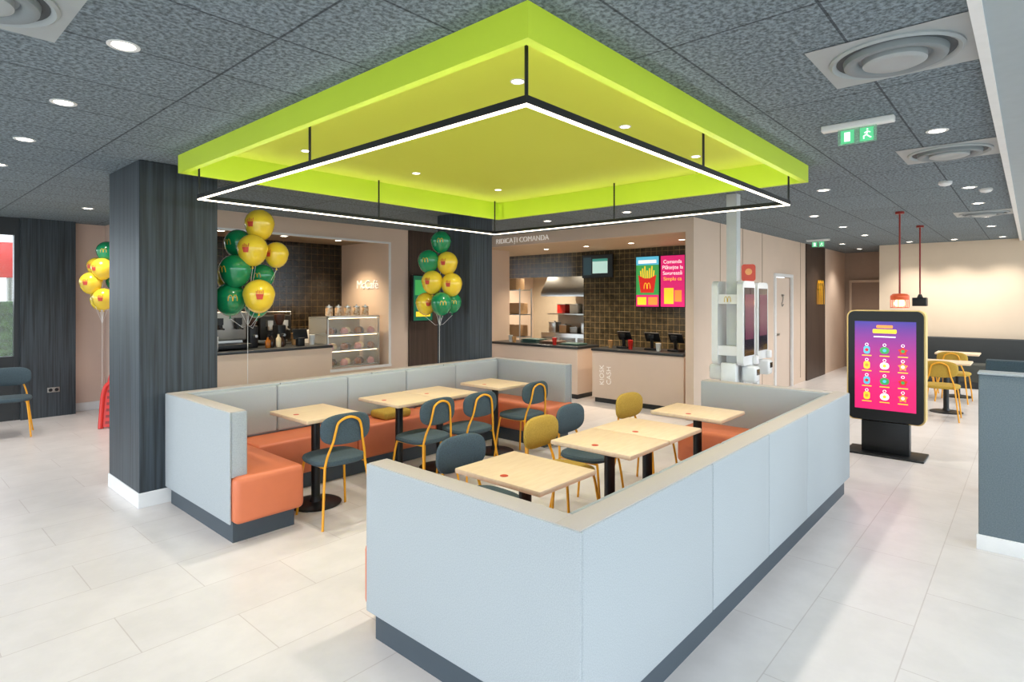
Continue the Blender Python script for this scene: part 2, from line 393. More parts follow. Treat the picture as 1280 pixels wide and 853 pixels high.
def diffuser(x, y, label):
    o = root('air_diffuser', label, 'vent', (x, y, H), 0, 'round ceiling air diffusers')
    pb = MB()
    n = 40; qs = []
    R = .262
    for k in range(n):
        a0, a1 = 2*math.pi*k/n, 2*math.pi*(k+1)/n
        def sq(a):
            c, s_ = math.cos(a), math.sin(a); m = max(abs(c), abs(s_)); return (c/m*.3, s_/m*.3, -.004)
        qs.append([(R*math.cos(a0), R*math.sin(a0), -.004), sq(a0), sq(a1), (R*math.cos(a1), R*math.sin(a1), -.004)])
    pb.quads(qs); add('face_plate', pb, VENT, o)
    add('outer_cone', MB().lathe([(.262, .0), (.262, -.012), (.25, -.02), (.235, -.012), (.23, .0)], 40), VENT, o)
    add('shadow_gap', MB().lathe([(.232, -.001), (.232, -.006)], 40), VENTD, o)
    add('middle_cone', MB().lathe([(.205, -.006), (.20, -.03), (.185, -.036), (.15, -.024), (.14, -.007)], 40), mat('vent_mid', '80888C', .5), o)
    add('inner_cone', MB().lathe([(.125, -.007), (.125, -.035), (.11, -.042), (.06, -.034), (.0, -.032)], 40), VENT, o)
for p in ((3.15, .47), (5.5, .47), (9.75, .47), (.27, 2.86)):
    diffuser(p[0], p[1], 'round white air diffuser in a square ceiling plate')
for (x, y) in ((6.9, .62), (7.6, .35)):
    o = root('smoke_detector', 'small white dome smoke detector on the ceiling', 'smoke detector', (x, y, H), 0, 'ceiling smoke detectors')
    add('housing', MB().lathe([(.055, 0), (.055, -.02), (.04, -.035), (.0, -.045)], 20), WHITE, o)
def exitsign(x, y, s=1.0, label=''):
    o = root('exit_sign', label, 'exit sign', (x, y, H), 90)
    add('fixture', MB().box(-.2, .2, -.03, .03, -.04, 0, .008), WHITE, o, label='white emergency light bar')
    add('sign_plate', MB().box(-.13*s, .13*s, -.003, .003, -.17*s, -.04), mat('sign_acrylic', 'A8DCBC', 0.2, alpha=.4), o)
    m = MB()
    for sx in (-.065*s, .065*s):
        for yy in (-.005, .005):
            m.box(sx-.045*s, sx+.045*s, yy-.001, yy+.001, -.16*s, -.06*s)
    add('sign_field', m, EXG, o)
    m = MB()
    for sd in (-1, 1):
        yy = .0075*sd
        m.lathe([(.0, -.081*s), (.008*s, -.075*s), (.0, -.069*s)], 10, M=Matrix.Translation((-.07*s, yy, 0)))
        m.tube([(-.07*s, yy, -.087*s), (-.065*s, yy, -.115*s), (-.045*s, yy, -.125*s), (-.047*s, yy, -.145*s)], .005*s, 6)
        m.tube([(-.065*s, yy, -.115*s), (-.08*s, yy, -.13*s), (-.095*s, yy, -.14*s)], .005*s, 6)
        m.tube([(-.09*s, yy, -.1*s), (-.07*s, yy, -.09*s), (-.05*s, yy, -.102*s)], .004*s, 6)
        m.box(.045*s, .085*s, yy-.001, yy+.001, -.145*s, -.075*s)
    add('running_figure', m, SWHT, o)
exitsign(4.17, .82, .82, 'green running-man exit sign hanging from white emergency light')
exitsign(12.0, 3.0, .9, 'green running-man exit sign near the corridor')

# ---------------------------------------------------------------- booths
def booth(name, label, x0, x1, yb, ya, ztop, edges, sgn):
    o = root(name, label, 'booth seat', ((x0+x1)/2, yb, 0))
    ox, oy = (x0+x1)/2, yb
    T = .125; D = .52; zp = .14
    def bx(m, xa, xb_, y_a, y_b, za, zb, bev=0, seg=3):
        ya_, yb_ = sorted((y_a*sgn, y_b*sgn)); m.box(xa-ox, xb_-ox, ya_, yb_, za, zb, bev, seg); return m
    L = abs(ya-yb)
    for i in range(len(edges)-1):
        xa = edges[i]+(.013 if i == 0 else .003); xb_ = edges[i+1]-(.013 if i == len(edges)-2 else .003)
        add('backrest', bx(MB(), xa, xb_, 0, T, zp, ztop, .008), FAB, o)
    add('arm_panel', bx(MB(), x0, x0+.0125, 0, L, zp, ztop, .005), FAB, o)
    add('arm_panel', bx(MB(), x1-.0125, x1, 0, L, zp, ztop, .005), FAB, o)
    for xa, xb_ in ((x0+.013, x0+T), (x1-T, x1-.013)):
        add('arm_backrest', bx(MB(), xa, xb_, T+.002, L-.004, .45, ztop, .012), FAB, o)
    m = MB(); bx(m, x0+.008, x1-.008, .008, T-.006, ztop-.002, ztop+.004, .002, 2)
    for xa, xb_ in ((x0+.008, x0+T-.008), (x1-T+.008, x1-.008)): bx(m, xa, xb_, T-.006, L-.01, ztop-.002, ztop+.004, .002, 2)
    add('top_strip', m, TANSTRIP, o, label='tan strip along the top edge')
    n = 5
    for i in range(n):
        xa = x0+T+.01+(x1-x0-2*T-.02)*i/n; xb_ = x0+T+.01+(x1-x0-2*T-.02)*(i+1)/n
        add('back_cushion', bx(MB(), xa+.002, xb_-.002, T, T+.05, .47, ztop-.012, .02), FAB, o)
    add('seat', bx(MB(), x0+.016, x0+D, T+.05, L+.06, .14, .46, .04, 4), ORANGE, o, label='orange vinyl bench seat')
    add('seat', bx(MB(), x1-D, x1-.016, T+.05, L+.06, .14, .46, .04, 4), ORANGE, o, label='orange vinyl bench seat')
    for i in range(3):
        xa = x0+D+.002+(x1-x0-2*D)*i/3; xb_ = x0+D-.002+(x1-x0-2*D)*(i+1)/3
        add('seat', bx(MB(), xa, xb_, T, D+.02, .14, .46, .03, 4), ORANGE, o, label='orange vinyl bench seat')
    m = MB(); bx(m, x0+.035, x1-.035, .035, D-.04, 0, .145); bx(m, x0+.035, x0+D-.04, D-.04, L-.03, 0, .145); bx(m, x1-D+.04, x1-.035, D-.04, L-.03, 0, .145)
    add('plinth', m, PLINTH, o, label='dark grey recessed plinth')
    return o
booth('booth_bench', 'U-shaped booth, grey fabric back, orange seat, in the open floor', 1.67, 5.67, 1.17, 2.45, .865, [1.67, 2.80, 3.62, 4.42, 5.67], 1)
booth('booth_bench', 'U-shaped booth, grey fabric back, orange seat, against dark columns', 1.68, 5.62, 5.30, 4.06, .90, [1.68, 2.6, 3.6, 4.6, 5.62], -1)

p = root('partition', 'low grey fabric partition with white baseboard', 'partition', (5.0, -.2, 0))
add('panel', MB().box(0, .16, -1.5, .47, .09, 1.17, .01), mat('grey_partition', '6E7A81', 0.85, noise=150, col2='606D74', bump=(220, .15)), p)
add('baseboard', MB().box(-.01, .17, -1.51, .48, 0, .1, .003), WHITE, p, label='white baseboard')
add('cap', MB().box(-.005, .165, -1.505, .475, 1.17, 1.185, .004), FAB, p)
p = root('partition', 'low dark slate partition behind the grey one', 'partition', (6.45, -.2, 0))
add('panel', MB().box(0, .14, -1.5, .5, .09, 1.15, .01), SLATE, p)
add('baseboard', MB().box(-.01, .15, -1.51, .51, 0, .1, .003), WHITE, p, label='white baseboard')

# ---------------------------------------------------------------- tables
def table():
    o = root('dining_table', 'light oak square-top cafe table on a black pedestal', 'table', (0, 0, 0), 0, 'oak cafe tables')
    add('table_top', MB().box(-.245, .245, -.3, .3, .722, .752, .009, 2), WOOD, o)
    add('pedestal', MB().cyl((0, 0, .02), (0, 0, .71), .035, 20).box(-.15, .15, -.03, .03, .705, .722), BLACK, o, label='black steel column')
    add('base', MB().lathe([(.2, 0), (.205, .008), (.19, .016), (.05, .026), (.04, .05), (.036, .06)], 36), BLACK, o, label='round black steel base')
    m = MB(); m.lathe([(.022, .752), (.022, .7532)], 20, cx=-.17, cy=.0)
    add('sticker', m, REDP, o, label='small round red sticker')
    return o
t0 = table(); t0.location = (2.42, 2.06, 0)
for (x, y) in ((3.27, 2.06), (3.77, 2.06), (4.61, 2.06), (2.50, 4.38), (3.36, 4.40), (3.86, 4.40), (4.66, 4.40), (10.7, .95), (12.5, .95)):
    dup(t0, (x, y, 0), 0)
dup(t0, (.75, 9.25, 0), 0)

# ---------------------------------------------------------------- chairs (face +Y local)
def chair(fabric, fname):
    o = root('dining_chair', 'cafe chair with '+fname+' upholstery and yellow tubular legs', 'chair', (0, 0, 0), 0, 'cafe chairs')
    add('seat', MB().pad(.215, .205, .055, 3.2, M=Matrix.Translation((0, .01, .455))), fabric, o)
    def xf(x, y, z):
        return (x, -.195 + z + (x*x)*.55, .705 + y)
    add('backrest', MB().pad(.205, .115, .036, 2.9, xf=xf), fabric, o)
    for s in (-1, 1):
        add('leg', MB().tube(cr([(s*.215, -.235, 0), (s*.185, -.195, .25), (s*.165, -.17, .43)], 4), .0095), YEL, o, label='yellow tubular leg')
        add('leg', MB().tube(cr([(s*.205, .215, 0), (s*.185, .19, .25), (s*.165, .165, .42), (s*.14, .14, .432)], 4), .0095), YEL, o, label='yellow tubular leg')
    arch = cr([(-.165, -.17, .43), (-.15, -.185, .52), (-.12, -.21, .62), (-.105, -.222, .70), (-.08, -.224, .765), (0, -.226, .795), (.08, -.224, .765), (.105, -.222, .70), (.12, -.21, .62), (.15, -.185, .52), (.165, -.17, .43)], 5)
    m = MB().tube(arch, .0095); m.tube([(-.165, -.17, .43), (-.165, .165, .425)], .008); m.tube([(.165, -.17, .43), (.165, .165, .425)], .008)
    add('backrest_frame', m, YEL, o, label='yellow tubular arch and rails')
    return o
cs = chair(SLATE, 'slate grey'); cm = chair(MUST, 'mustard')
cs.location = (2.46, 4.03, 0); cs.rotation_euler = (0, 0, math.radians(-4))
for (x, y, r) in ((3.34, 4.02, 3), (3.84, 3.98, -3), (4.68, 4.02, 0), (2.52, 2.50, 178), (3.86, 2.62, 184),
                  (1.24, 9.30, 170), (12.0, 1.5, 150)): dup(cs, (x, y, 0), r)
cm.location = (3.33, 2.50, 0); cm.rotation_euler = (0, 0, math.radians(182))
for (x, y, r) in ((4.66, 2.56, 176), (10.3, 1.45, 180), (11.9, .95, -95), (12.5, 1.45, 180), (10.1, .95, -90)): dup(cm, (x, y, 0), r)
add('booster_cushion', MB().box(-.17, .17, -.13, .13, 0, .08, .03, 4), MUST, loc=(3.66, 4.93, .461), label='mustard booster cushion lying on the orange bench', category='cushion')

o = root('wall_bench', 'long dark slate upholstered bench along the far beige wall', 'bench', (14.0, .3, 0))
add('backrest', MB().box(.12, .28, -2.3, 2.0, .1, .92, .02), mat('olive_dark', '36393A', .8), o)
add('seat', MB().box(-.3, .12, -2.3, 2.0, .12, .46, .03), mat('olive_dark2', '42443E', .7), o)
add('plinth', MB().box(-.25, .1, -2.3, 2.0, 0, .12), DARK, o)

# ---------------------------------------------------------------- pendants
def pendant(x, y, glow):
    lab = 'coppery red pendant lamp with glowing shade on a long rod' if glow else 'pendant with red rod and small black square shade'
    o = root('pendant_lamp', lab, 'pendant lamp', (x, y, 1.56))
    add('rod', MB().cyl((0, 0, .17), (0, 0, H-1.56), .011, 10), mat('dark_red_metal', '8C1F18', .4), o)
    add('ceiling_rose', MB().lathe([(.05, H-1.56-.03), (.05, H-1.56)], 18), mat('dark_red_metal', '8C1F18', .4), o)
    if glow:
        CO = mat('copper_red', 'CC5A34', .3, .3, emit=.2)
        add('lamp_shade', MB().lathe([(.10, .10), (.105, .11), (.105, .15), (.08, .175), (.02, .18)], 20), CO, o)
        m = MB()
        for q in range(8):
            a_ = q*math.pi/4; m.cyl((.1*math.cos(a_), .1*math.sin(a_), 0), (.1*math.cos(a_), .1*math.sin(a_), .11), .004, 6)
        m.tube([(.1*math.cos(q*.2618), .1*math.sin(q*.2618), 0) for q in range(24)], .005, 6, closed=True)
        add('cage', m, CO, o)
        add('bulb', MB().lathe([(.03, .015), (.06, .03), (.065, .06), (.04, .1), (.02, .11)], 18), mat('shade_glow', 'FFC080', .3, emit=3), o)
    else:
        add('lamp_shade', MB().box(-.09, .09, -.09, .09, 0, .13, .01), BLACK, o)
        add('socket', MB().lathe([(.04, .13), (.02, .18)], 16), BLACK, o)
pendant(8.9, 1.27, True); pendant(10.8, 1.28, False)
o = root('wall_emblem_sign', 'glowing golden double-arch sign on the brown wood panel', 'sign', (13.75, 3.40, 1.55))
GA = mat('amber_glow', 'D09A20', .3, emit=.35)
m = MB().quads(arches(.46, .52, lambda x, z: (x, -.03, z), th=.06)); m.quads(arches(.46, .52, lambda x, z: (x, .0, z), th=.06))
add('emblem', m, GA, o)
add('bracket', MB().box(-.13, .13, -.0, .02, .3, .33), BLACK, o)

# ---------------------------------------------------------------- balloons
def balloon(kind, R):
    prof = []
    for i in range(17):
        a = -math.pi/2 + math.pi*i/16
        z = R*math.sin(a)*(1.2 if a < 0 else 1.02); r = R*math.cos(a)*(.96 if a < 0 else 1)
        prof.append((r, z))
    return prof
def balloons(center, scale, items, tie, group, floor_z=0):
    F = Vector((.7466, .6652, 0)); Rr = Vector((.6652, -.7466, 0))
    for (du, z, R, kind, dd, tw) in items:
        pos = Vector((center[0], center[1], 0)) + Rr*du + F*dd; pos.z = z
        lab = ('green balloon printed with golden arches' if kind == 'G' else 'yellow balloon printed with a red fries carton')+' in a floating bunch'
        o = root('balloon', lab, 'balloon', pos, -48.3+tw, group)
        bm_ = MB().lathe(balloon(kind, R), 28); add('skin', bm_, GBAL if kind == 'G' else YBAL, o)
        add('knot', MB().lathe([(.012, -1.2*R-.02), (.004, -1.2*R-.006), (.006, -1.2*R+.003)], 10), GBAL if kind == 'G' else YBAL, o)
        def f(x, z2, R=R):
            rz = R*math.sqrt(max(1-(z2/(R*1.02 if z2 > 0 else R*1.2))**2, 0.01))*(1 if z2 > 0 else .98)
            return (x, -math.sqrt(max(rz*rz-x*x, 1e-5))-.0022, z2)
        if kind == 'G':
            add('print', MB().quads(arches(.56*R, .4*R, lambda x, z2: f(x, z2-.18*R), th=.07)), GOLD, o, label='golden double-arch print')
        else:
            qs = []; n = 6; g = .85
            for i in range(n):
                for j in range(n):
                    def P(i, j):
                        v = j/n; w = (.2+.08*v)*R*g; return f(-w+2*w*i/n, (-.34+.42*v)*R*g)
                    qs.append([P(i, j), P(i+1, j), P(i+1, j+1), P(i, j+1)])
            for k in range(5):
                x0 = (-.27+.12*k)*R*g; hh = (.28+.05*((k*2) % 3))*R*g
                qs.append([f(x0, .1*R*g), f(x0+.055*R*g, .1*R*g), f(x0+.06*R*g, hh), f(x0-.0, hh)])
            add('print', MB().quads(qs), REDP, o, label='red fries carton print')
        T = Vector(tie) - pos; T.rotate(Matrix.Rotation(-o.rotation_euler.z, 3, 'Z'))
        k0 = Vector((0, 0, -1.2*R-.02)); mid = (k0+T)/2 + Vector((0, 0, -.05)); mid.x = T.x*.7
        end = Vector((T.x, T.y, T.z))
        add('string', MB().tube([k0, mid, end, end+Vector((0, 0, -(tie[2]-floor_z)+.02))], .002, 5), STRING, o)
S = .0075
c1 = [(15, 279, 18, 'Y', 0), (-13, 303, 17, 'G', .02), (12, 312, 18, 'Y', -.1), (31, 316, 15, 'Y', .1), (-8, 338, 19, 'G', -.12), (12, 344, 15, 'G', .12), (-17, 373, 19, 'G', -.08), (20, 369, 19, 'Y', -.1), (-32, 346, 17, 'Y', .16), (2, 380, 16, 'G', .16)]
balloons((2.47, 5.56), S, [(u*S, 1.68+(373-v)*S, r*S, k, d, random.uniform(-30, 40)) for u, v, r, k, d in c1], (2.47, 5.56, 1.42), 'balloon bunch by the large column')
S = .0098
c2 = [(2, 301, 13, 'G', 0), (-13, 326, 13.5, 'G', -.05), (10, 328, 13.5, 'Y', -.02), (-8, 352, 13.5, 'Y', -.08), (16, 355, 13.5, 'Y', -.05), (-17, 379, 13, 'Y', 0), (4, 379, 13.5, 'G', -.12), (16, 378, 12, 'G', .02)]
balloons((4.80, 5.48), S, [(u*S, 1.68+(373-v)*S, r*S, k, d, random.uniform(-25, 25)) for u, v, r, k, d in c2], (4.80, 5.48, 1.35), 'balloon bunch by the second column')
S = .0110
c3 = [(6, 316, 11.5, 'G', 0), (-10, 334, 10.5, 'Y', .05), (5, 337, 12, 'Y', -.08), (-7, 354, 12, 'Y', -.1), (10, 352, 10.5, 'G', .1), (5, 373, 12, 'Y', -.05), (-8, 375, 10.5, 'Y', .08)]
balloons((2.18, 9.26), S, [(u*S, 1.68+(373-v)*S, r*S, k, d, random.uniform(-25, 25)) for u, v, r, k, d in c3], (2.18, 9.26, 1.35), 'balloon bunch by the rear wall')

# ---------------------------------------------------------------- red child seats (rounded, ladder-slotted arches)
def redseat(x, y, rz, h, wd=.15):
    o = root('child_booster_seat', 'red plastic child seat with slotted rounded shell on floor', 'child seat', (x, y, 0), rz, 'red child seats by the wall')
    # rounded arch outline in xz, leaning back, front faces -Y local
    R_ = Matrix.Rotation(math.radians(-14), 4, 'X')
    pts = [(-wd, 0, 0), (-wd, 0, h*.5), (-wd*.95, 0, h*.72), (-wd*.7, 0, h*.9), (0, 0, h*.98), (wd*.7, 0, h*.9), (wd*.95, 0, h*.72), (wd, 0, h*.5), (wd, 0, 0)]
    add('frame', MB().tube(cr(pts, 5), .03, 12, M=R_), RED, o)
    add('shell', MB().prism([(-wd, .02), (wd, .02), (wd, h*.5), (wd*.95, h*.72), (wd*.7, h*.9), (0, h*.96), (-wd*.7, h*.9), (-wd*.95, h*.72), (-wd, h*.5)], -.008, .02, R_), RED, o)
    for i in range(6):
        z = h*(.12+.13*i)
        add('slot', MB().box(-wd*.62, wd*.62, -.014, -.006, z-.018, z+.018, .003, M=R_), REDD, o, label='dark slot')
    for s in (-1, 1): add('rear_leg', MB().tube([(s*wd*.9, .17*h, h*.7), (s*wd*.95, .5*h, .018)], .018, 10), RED, o)
redseat(2.20, 8.88, -28, .62, .13); redseat(2.36, 9.28, -32, .78, .14)

# ---------------------------------------------------------------- digital floor display
k = root('digital_display_kiosk', 'freestanding black digital display, yellow edge, bright magenta screen', 'digital display', (7.39, 1.18, 0), -90)
add('base_plate', MB().box(-.36, .36, -.2, .2, 0, .02, .005), BLACK, k)
add('stand', MB().box(-.22, .22, -.06, .06, .02, .4, .006), BLACK, k)
def rr(w, h, r, n=8):
    pts = []
    for (cx_, cz, a0) in ((w-r, h-r, 0), (-w+r, h-r, 90), (-w+r, -h+r, 180), (w-r, -h+r, 270)):
        for i in range(n+1):
            a = math.radians(a0+90*i/n); pts.append((cx_+r*math.cos(a), cz+r*math.sin(a)))
    return pts
Mz = Matrix.Translation((0, 0, .95))
add('side_frame', MB().prism(rr(.36, .6, .07), -.06, .085, Mz), mat('yellow_wood', 'E8C880', .5, noise=10), k, label='yellow wood edge band')
add('housing', MB().prism(rr(.345, .59, .065), -.07, -.05, Mz), BLACK, k)
add('screen', MB().box(-.28, .28, -.074, -.07, .48, 1.43), gradmat('screen_gradient', 'D8206A', '3A2A88', .7, 1.42, .55), k, label='lit screen, magenta to purple gradient')
add('title_art', MB().prism(rr(.11, .022, .012), -.078, -.076, Matrix.Translation((0, 0, 1.325))), SYEL, k)
add('title_art', MB().prism(rr(.075, .016, .01), -.078, -.076, Matrix.Translation((0, 0, 1.375))), SORG, k)
add('title_band', MB().box(-.1, .1, -.078, -.076, 1.26, 1.272), SWHT, k)
cols = [SCYA, SORG, SGRN, SYEL, SRED, SWHT]
RX = Matrix.Rotation(math.pi/2, 4, 'X')
for i in range(3):
    for j in range(4):
        x = -.165+.165*i; z = 1.12-.165*j; q = (i*2+j*3)
        add('keyring_loop', MB().tube([(.014*math.cos(a_*.628), -.079, .014*math.sin(a_*.628)) for a_ in range(10)], .003, 6, closed=True, M=Matrix.Translation((x, 0, z+.058))), SWHT, k)
        if q % 3 == 0: s_ = rr(.03, .042, .024)
        elif q % 3 == 1: s_ = [(.048*(1 if w_ % 2 == 0 else .6)*math.cos(math.radians(90+36*w_)), .048*(1 if w_ % 2 == 0 else .6)*math.sin(math.radians(90+36*w_))) for w_ in range(10)]
        else: s_ = rr(.042, .036, .034)
        add('screen_icon', MB().prism(s_, -.080, -.078, Matrix.Translation((x, 0, z))), cols[q % 6], k)
        add('icon_core', MB().lathe([(.017, -.002), (.017, 0)], 16, M=Matrix.Translation((x, -.081, z)) @ RX), cols[(q+4) % 6], k)
        add('screen_caption', MB().box(x-.045, x+.045, -.0785, -.077, z-.066, z-.056), SYEL, k)

# ---------------------------------------------------------------- self order kiosks + post
add('service_post', MB().box(-.055, .055, -.055, .055, 0, H-.002, .004, 1), mat('post_paint', 'C8CCCC', .5), loc=(6.22, 2.38, 0), label='slim pale square service post rising to the ceiling', category='post')
def order_kiosk(x, y):
    o = root('order_kiosk', 'white double-sided self-order kiosk with tall dark touch screen', 'self-order kiosk', (x, y, 0), 0, 'self-order kiosks')
    for s in (-1, 1):
        add('pedestal', MB().box(min(s*.06, s*.15), max(s*.06, s*.15), -.08, .08, .02, 1.0, .01), FROST, o)
        add('base_plate', MB().box(min(s*.06, s*.24), max(s*.06, s*.24), -.22, .22, 0, .02, .004), STEELD, o)
        yy = s*.10; MX = Matrix.Translation((0, yy+s*.0325, 1.42))
        add('housing', MB().prism(rr(.175, .44, .06), -.0325, .0325, MX), FROST, o)
        ys = yy+s*.066
        add('touch_screen', MB().box(-.14, .14, min(ys, ys+s*.004), max(ys, ys+s*.004), 1.08, 1.79), SCRD, o)
        add('card_reader', MB().box(-.05, .09, min(yy, yy+s*.15), max(yy, yy+s*.15), .80, .97, .03, 4), FROST, o, label='white card reader')
        add('card_reader_screen', MB().box(-.02, .06, min(yy+s*.15, yy+s*.154), max(yy+s*.15, yy+s*.154), .88, .94), SCRD, o)
        add('receipt_printer', MB().box(.10, .18, min(yy+s*.065, yy+s*.11), max(yy+s*.065, yy+s*.11), .98, 1.07, .012), WHITE, o)
        add('screen_image', MB().box(-.12, .12, min(ys+s*.004, ys+s*.005), max(ys+s*.004, ys+s*.005), 1.25, 1.72), mat('screen_dim', '5A2840', .2, emit=.25), o)
        for z in (1.08, 1.62): add('bridge', MB().box(min(s*.065, s*.16), max(s*.065, s*.16), -.10, .10, z, z+.1), WHITE, o)
    R_ = Matrix.Rotation(-math.pi/2, 4, 'Z')
    add('emblem', MB().quads(arches(.07, .06, lambda a_, z: (a_, -.163, z+1.64)), M=R_), GOLD, o, label='golden double-arch emblem')
    return o
order_kiosk(6.22, 2.38); order_kiosk(7.0, 2.50)
o = root('topper_card', 'small red and orange promotional card on the white kiosk', 'promotional card', (6.30, 2.25, 1.861), -60)
add('card', MB().prism(rr(.07, .09, .03), -.004, .004, Matrix.Translation((0, 0, .09))), mat('card_red', 'CC4A34', .5), o)
add('print', MB().lathe([(.035, -.001), (.035, .001)], 20, M=Matrix.Translation((0, -.006, .1)) @ RX), mat('card_orange', 'E8A060', .5), o)

# ---------------------------------------------------------------- kitchen counters
def counter(y0, y1, label):
    o = root('service_counter', label, 'counter', (7.95, (y0+y1)/2, 0)); b = (y1-y0)/2
    add('body', MB().box(0, .6, -b, b, .08, .83, .004, 1), BEIGE2, o)
    add('plinth', MB().box(.04, .56, -b+.03, b-.03, 0, .08), DARK, o)
    add('worktop', MB().box(-.02, .64, -b-.01, b+.01, .83, .87, .006), DARK, o, label='dark stone worktop')
    return o
c_r = counter(3.76, 5.34, 'beige service counter with dark top and till terminals')
c_l = counter(5.63, 7.60, 'beige pickup counter with dark top')
for i, wd in enumerate(('KIOSK', 'CASH')):
    text('lettering', wd, .115, LETTER, c_r, (-.003, .60-.13*i, .45), rot=(math.pi/2, -math.pi/2, -math.pi/2), off=-.0015, label='white vertical lettering')
hd = root('header_sign', 'white lettering on the beige header above pickup counter', 'sign', (7.595, 6.55, 2.685), -90)
text('lettering', 'RIDICAȚI COMANDA', .125, LETTER, hd, (0, -.004, 0), ext=.004, off=-.001)

def screen(name, label, x, y, z, w, h, m, rz=-90, group=None):
    o = root(name, label, 'screen', (x, y, z), rz, group)
    add('housing', MB().box(-w/2, w/2, 0, .04, -h/2, h/2, .005), BLACK, o)
    add('display', MB().box(-w/2+.015, w/2-.015, -.003, 0, -h/2+.015, h/2-.015), m, o)
    add('wall_bracket', MB().box(-.06, .06, .04, .1, -.08, .08), BLACK, o)
    return o
s1 = screen('menu_board', 'bright portrait menu screen with red fries carton artwork', 9.5, 5.19, 1.98, .48, .93, SGRN, group='digital menu boards')
add('top_band', MB().box(-.225, .225, -.005, -.003, .3, .45), SCYA, s1)
add('headline_band', MB().box(-.18, .18, -.006, -.005, .33, .39), SWHT, s1)
add('lower_band', MB().box(-.225, .225, -.005, -.003, -.45, -.24), SPINK, s1)
add('offer_tile', MB().box(-.2, -.02, -.007, -.005, -.42, -.28), SYEL, s1); add('offer_tile', MB().box(.02, .2, -.007, -.005, -.42, -.28), SORG, s1)
for i in range(7):
    add('fry', MB().box(-.012, .012, -.007, -.005, -.05, .14+.04*(i % 3), M=Matrix.Translation((-.12+.04*i, 0, .06)) @ Matrix.Rotation(math.radians(-6+2*i), 4, 'Y')), SYEL, s1)
add('fries_carton', MB().prism([(-.13, -.2), (.13, -.2), (.18, .12), (.06, .06), (-.06, .06), (-.18, .12)], -.010, -.008), SRED, s1)
add('emblem', MB().quads(arches(.13, .11, lambda x, z: (x, -.0115, z-.13))), SYEL, s1, label='golden double-arch emblem')
s2 = screen('menu_board', 'bright magenta portrait screen with white ordering text', 9.5, 4.70, 1.98, .48, .93, SPINK, group='digital menu boards')
for i, (wd, mm) in enumerate((('Comanda', SWHT), ('Plătește la', SWHT), ('Savurează', SWHT), ('Simplu ca', SYEL))):
    text('display_text', wd, .09, mm, s2, (0, -.006, .34-.1*i), ext=.001)
add('artwork_block', MB().box(-.16, .02, -.005, -.003, -.4, -.12), SYEL, s2); add('artwork_block', MB().box(.04, .17, -.005, -.003, -.36, -.16), SORG, s2)
mo = screen('order_status_monitor', 'black monitor with pale order list on the tiled wall', 9.5, 6.27, 2.3, .7, .45, E('monitor_dark', '20282C', .3))
add('order_list', MB().box(-.1, .24, -.005, -.003, -.14, .14), E('scr_mint', 'B8DCD4', .7), mo)
add('list_header', MB().box(-.1, .24, -.006, -.005, .09, .14), E('scr_mint2', '3E8C80', .7), mo)
add('side_list', MB().box(-.31, -.13, -.005, -.003, -.17, .17), mat('scr_gr', '35505A', .3, emit=.2), mo)
sg = screen('promo_screen', 'green portrait promo screen on the cafe wall behind balloons', 6.21, 7.495, 1.68, .42, .76, SDG, rz=0)
add('banner', MB().box(-.17, .17, -.005, -.003, .05, .3), SGRN, sg); add('price_band', MB().box(-.15, .15, -.005, -.003, -.3, -.22), SYEL, sg)
add('artwork_block', MB().box(-.1, .1, -.006, -.004, -.12, .0), SWHT, sg)

def pos(x, y, rz):
    o = root('pos_terminal', 'black till terminal on the dark counter top', 'cash register', (x, y, .871), rz, 'till terminals')
    add('base', MB().box(-.1, .1, -.09, .09, 0, .03, .008), BLACK, o)
    add('neck', MB().box(-.02, .02, -.01, .02, .03, .16), BLACK, o)
    add('screen', MB().box(-.12, .12, -.01, .015, -.08, .08, .008, M=Matrix.Translation((0, -.01, .2)) @ Matrix.Rotation(-.5, 4, 'X')), BLACK, o)
    add('customer_display', MB().box(-.05, .05, .05, .07, .18, .24, .005).cyl((0, .05, .03), (0, .06, .2), .008), BLACK, o)
pos(8.3, 4.05, 85); pos(8.3, 4.45, 95); pos(8.3, 4.95, 90)
def cupstack(x, y, z, m_, n, label):
    o = root('cup_stack', label, 'cups', (x, y, z), 0, 'paper cups on the counters')
    mb = MB()
    for i in range(n): mb.lathe([(.03, i*.022), (.042, .1+i*.022), (.044, .102+i*.022), (.04, .1+i*.022)], 16)
    add('cups', mb, m_, o)
cupstack(8.15, 4.75, .871, RED, 3, 'red paper cups stacked on the till counter'); cupstack(8.12, 4.25, .871, FROST, 2, 'white paper cups on the till counter')
cupstack(8.2, 5.15, .871, mat('kraft', 'C89860', .7), 2, 'brown paper cups on the till counter')
for i in range(3):
    o = root('serving_tray', 'dark green serving tray stack on pickup counter', 'tray', (8.28, 5.95+i*.45, .871), 0, 'serving trays')
    for j in range(2+i): add('tray', MB().box(-.15, .15, -.19, .19, j*.018, j*.018+.012, .005), mat('tray_green', '40605C', .5) if i != 1 else mat('tray_brown', '6A5040', .5), o)
cupstack(8.03, 6.17, .871, RED, 2, 'red cups beside trays'); cupstack(8.1, 7.25, .871, FROST, 2, 'white cups on pickup counter')
cupstack(8.03, 7.1, .871, mat('kraft', 'C89860', .7), 1, 'brown cup on pickup counter')

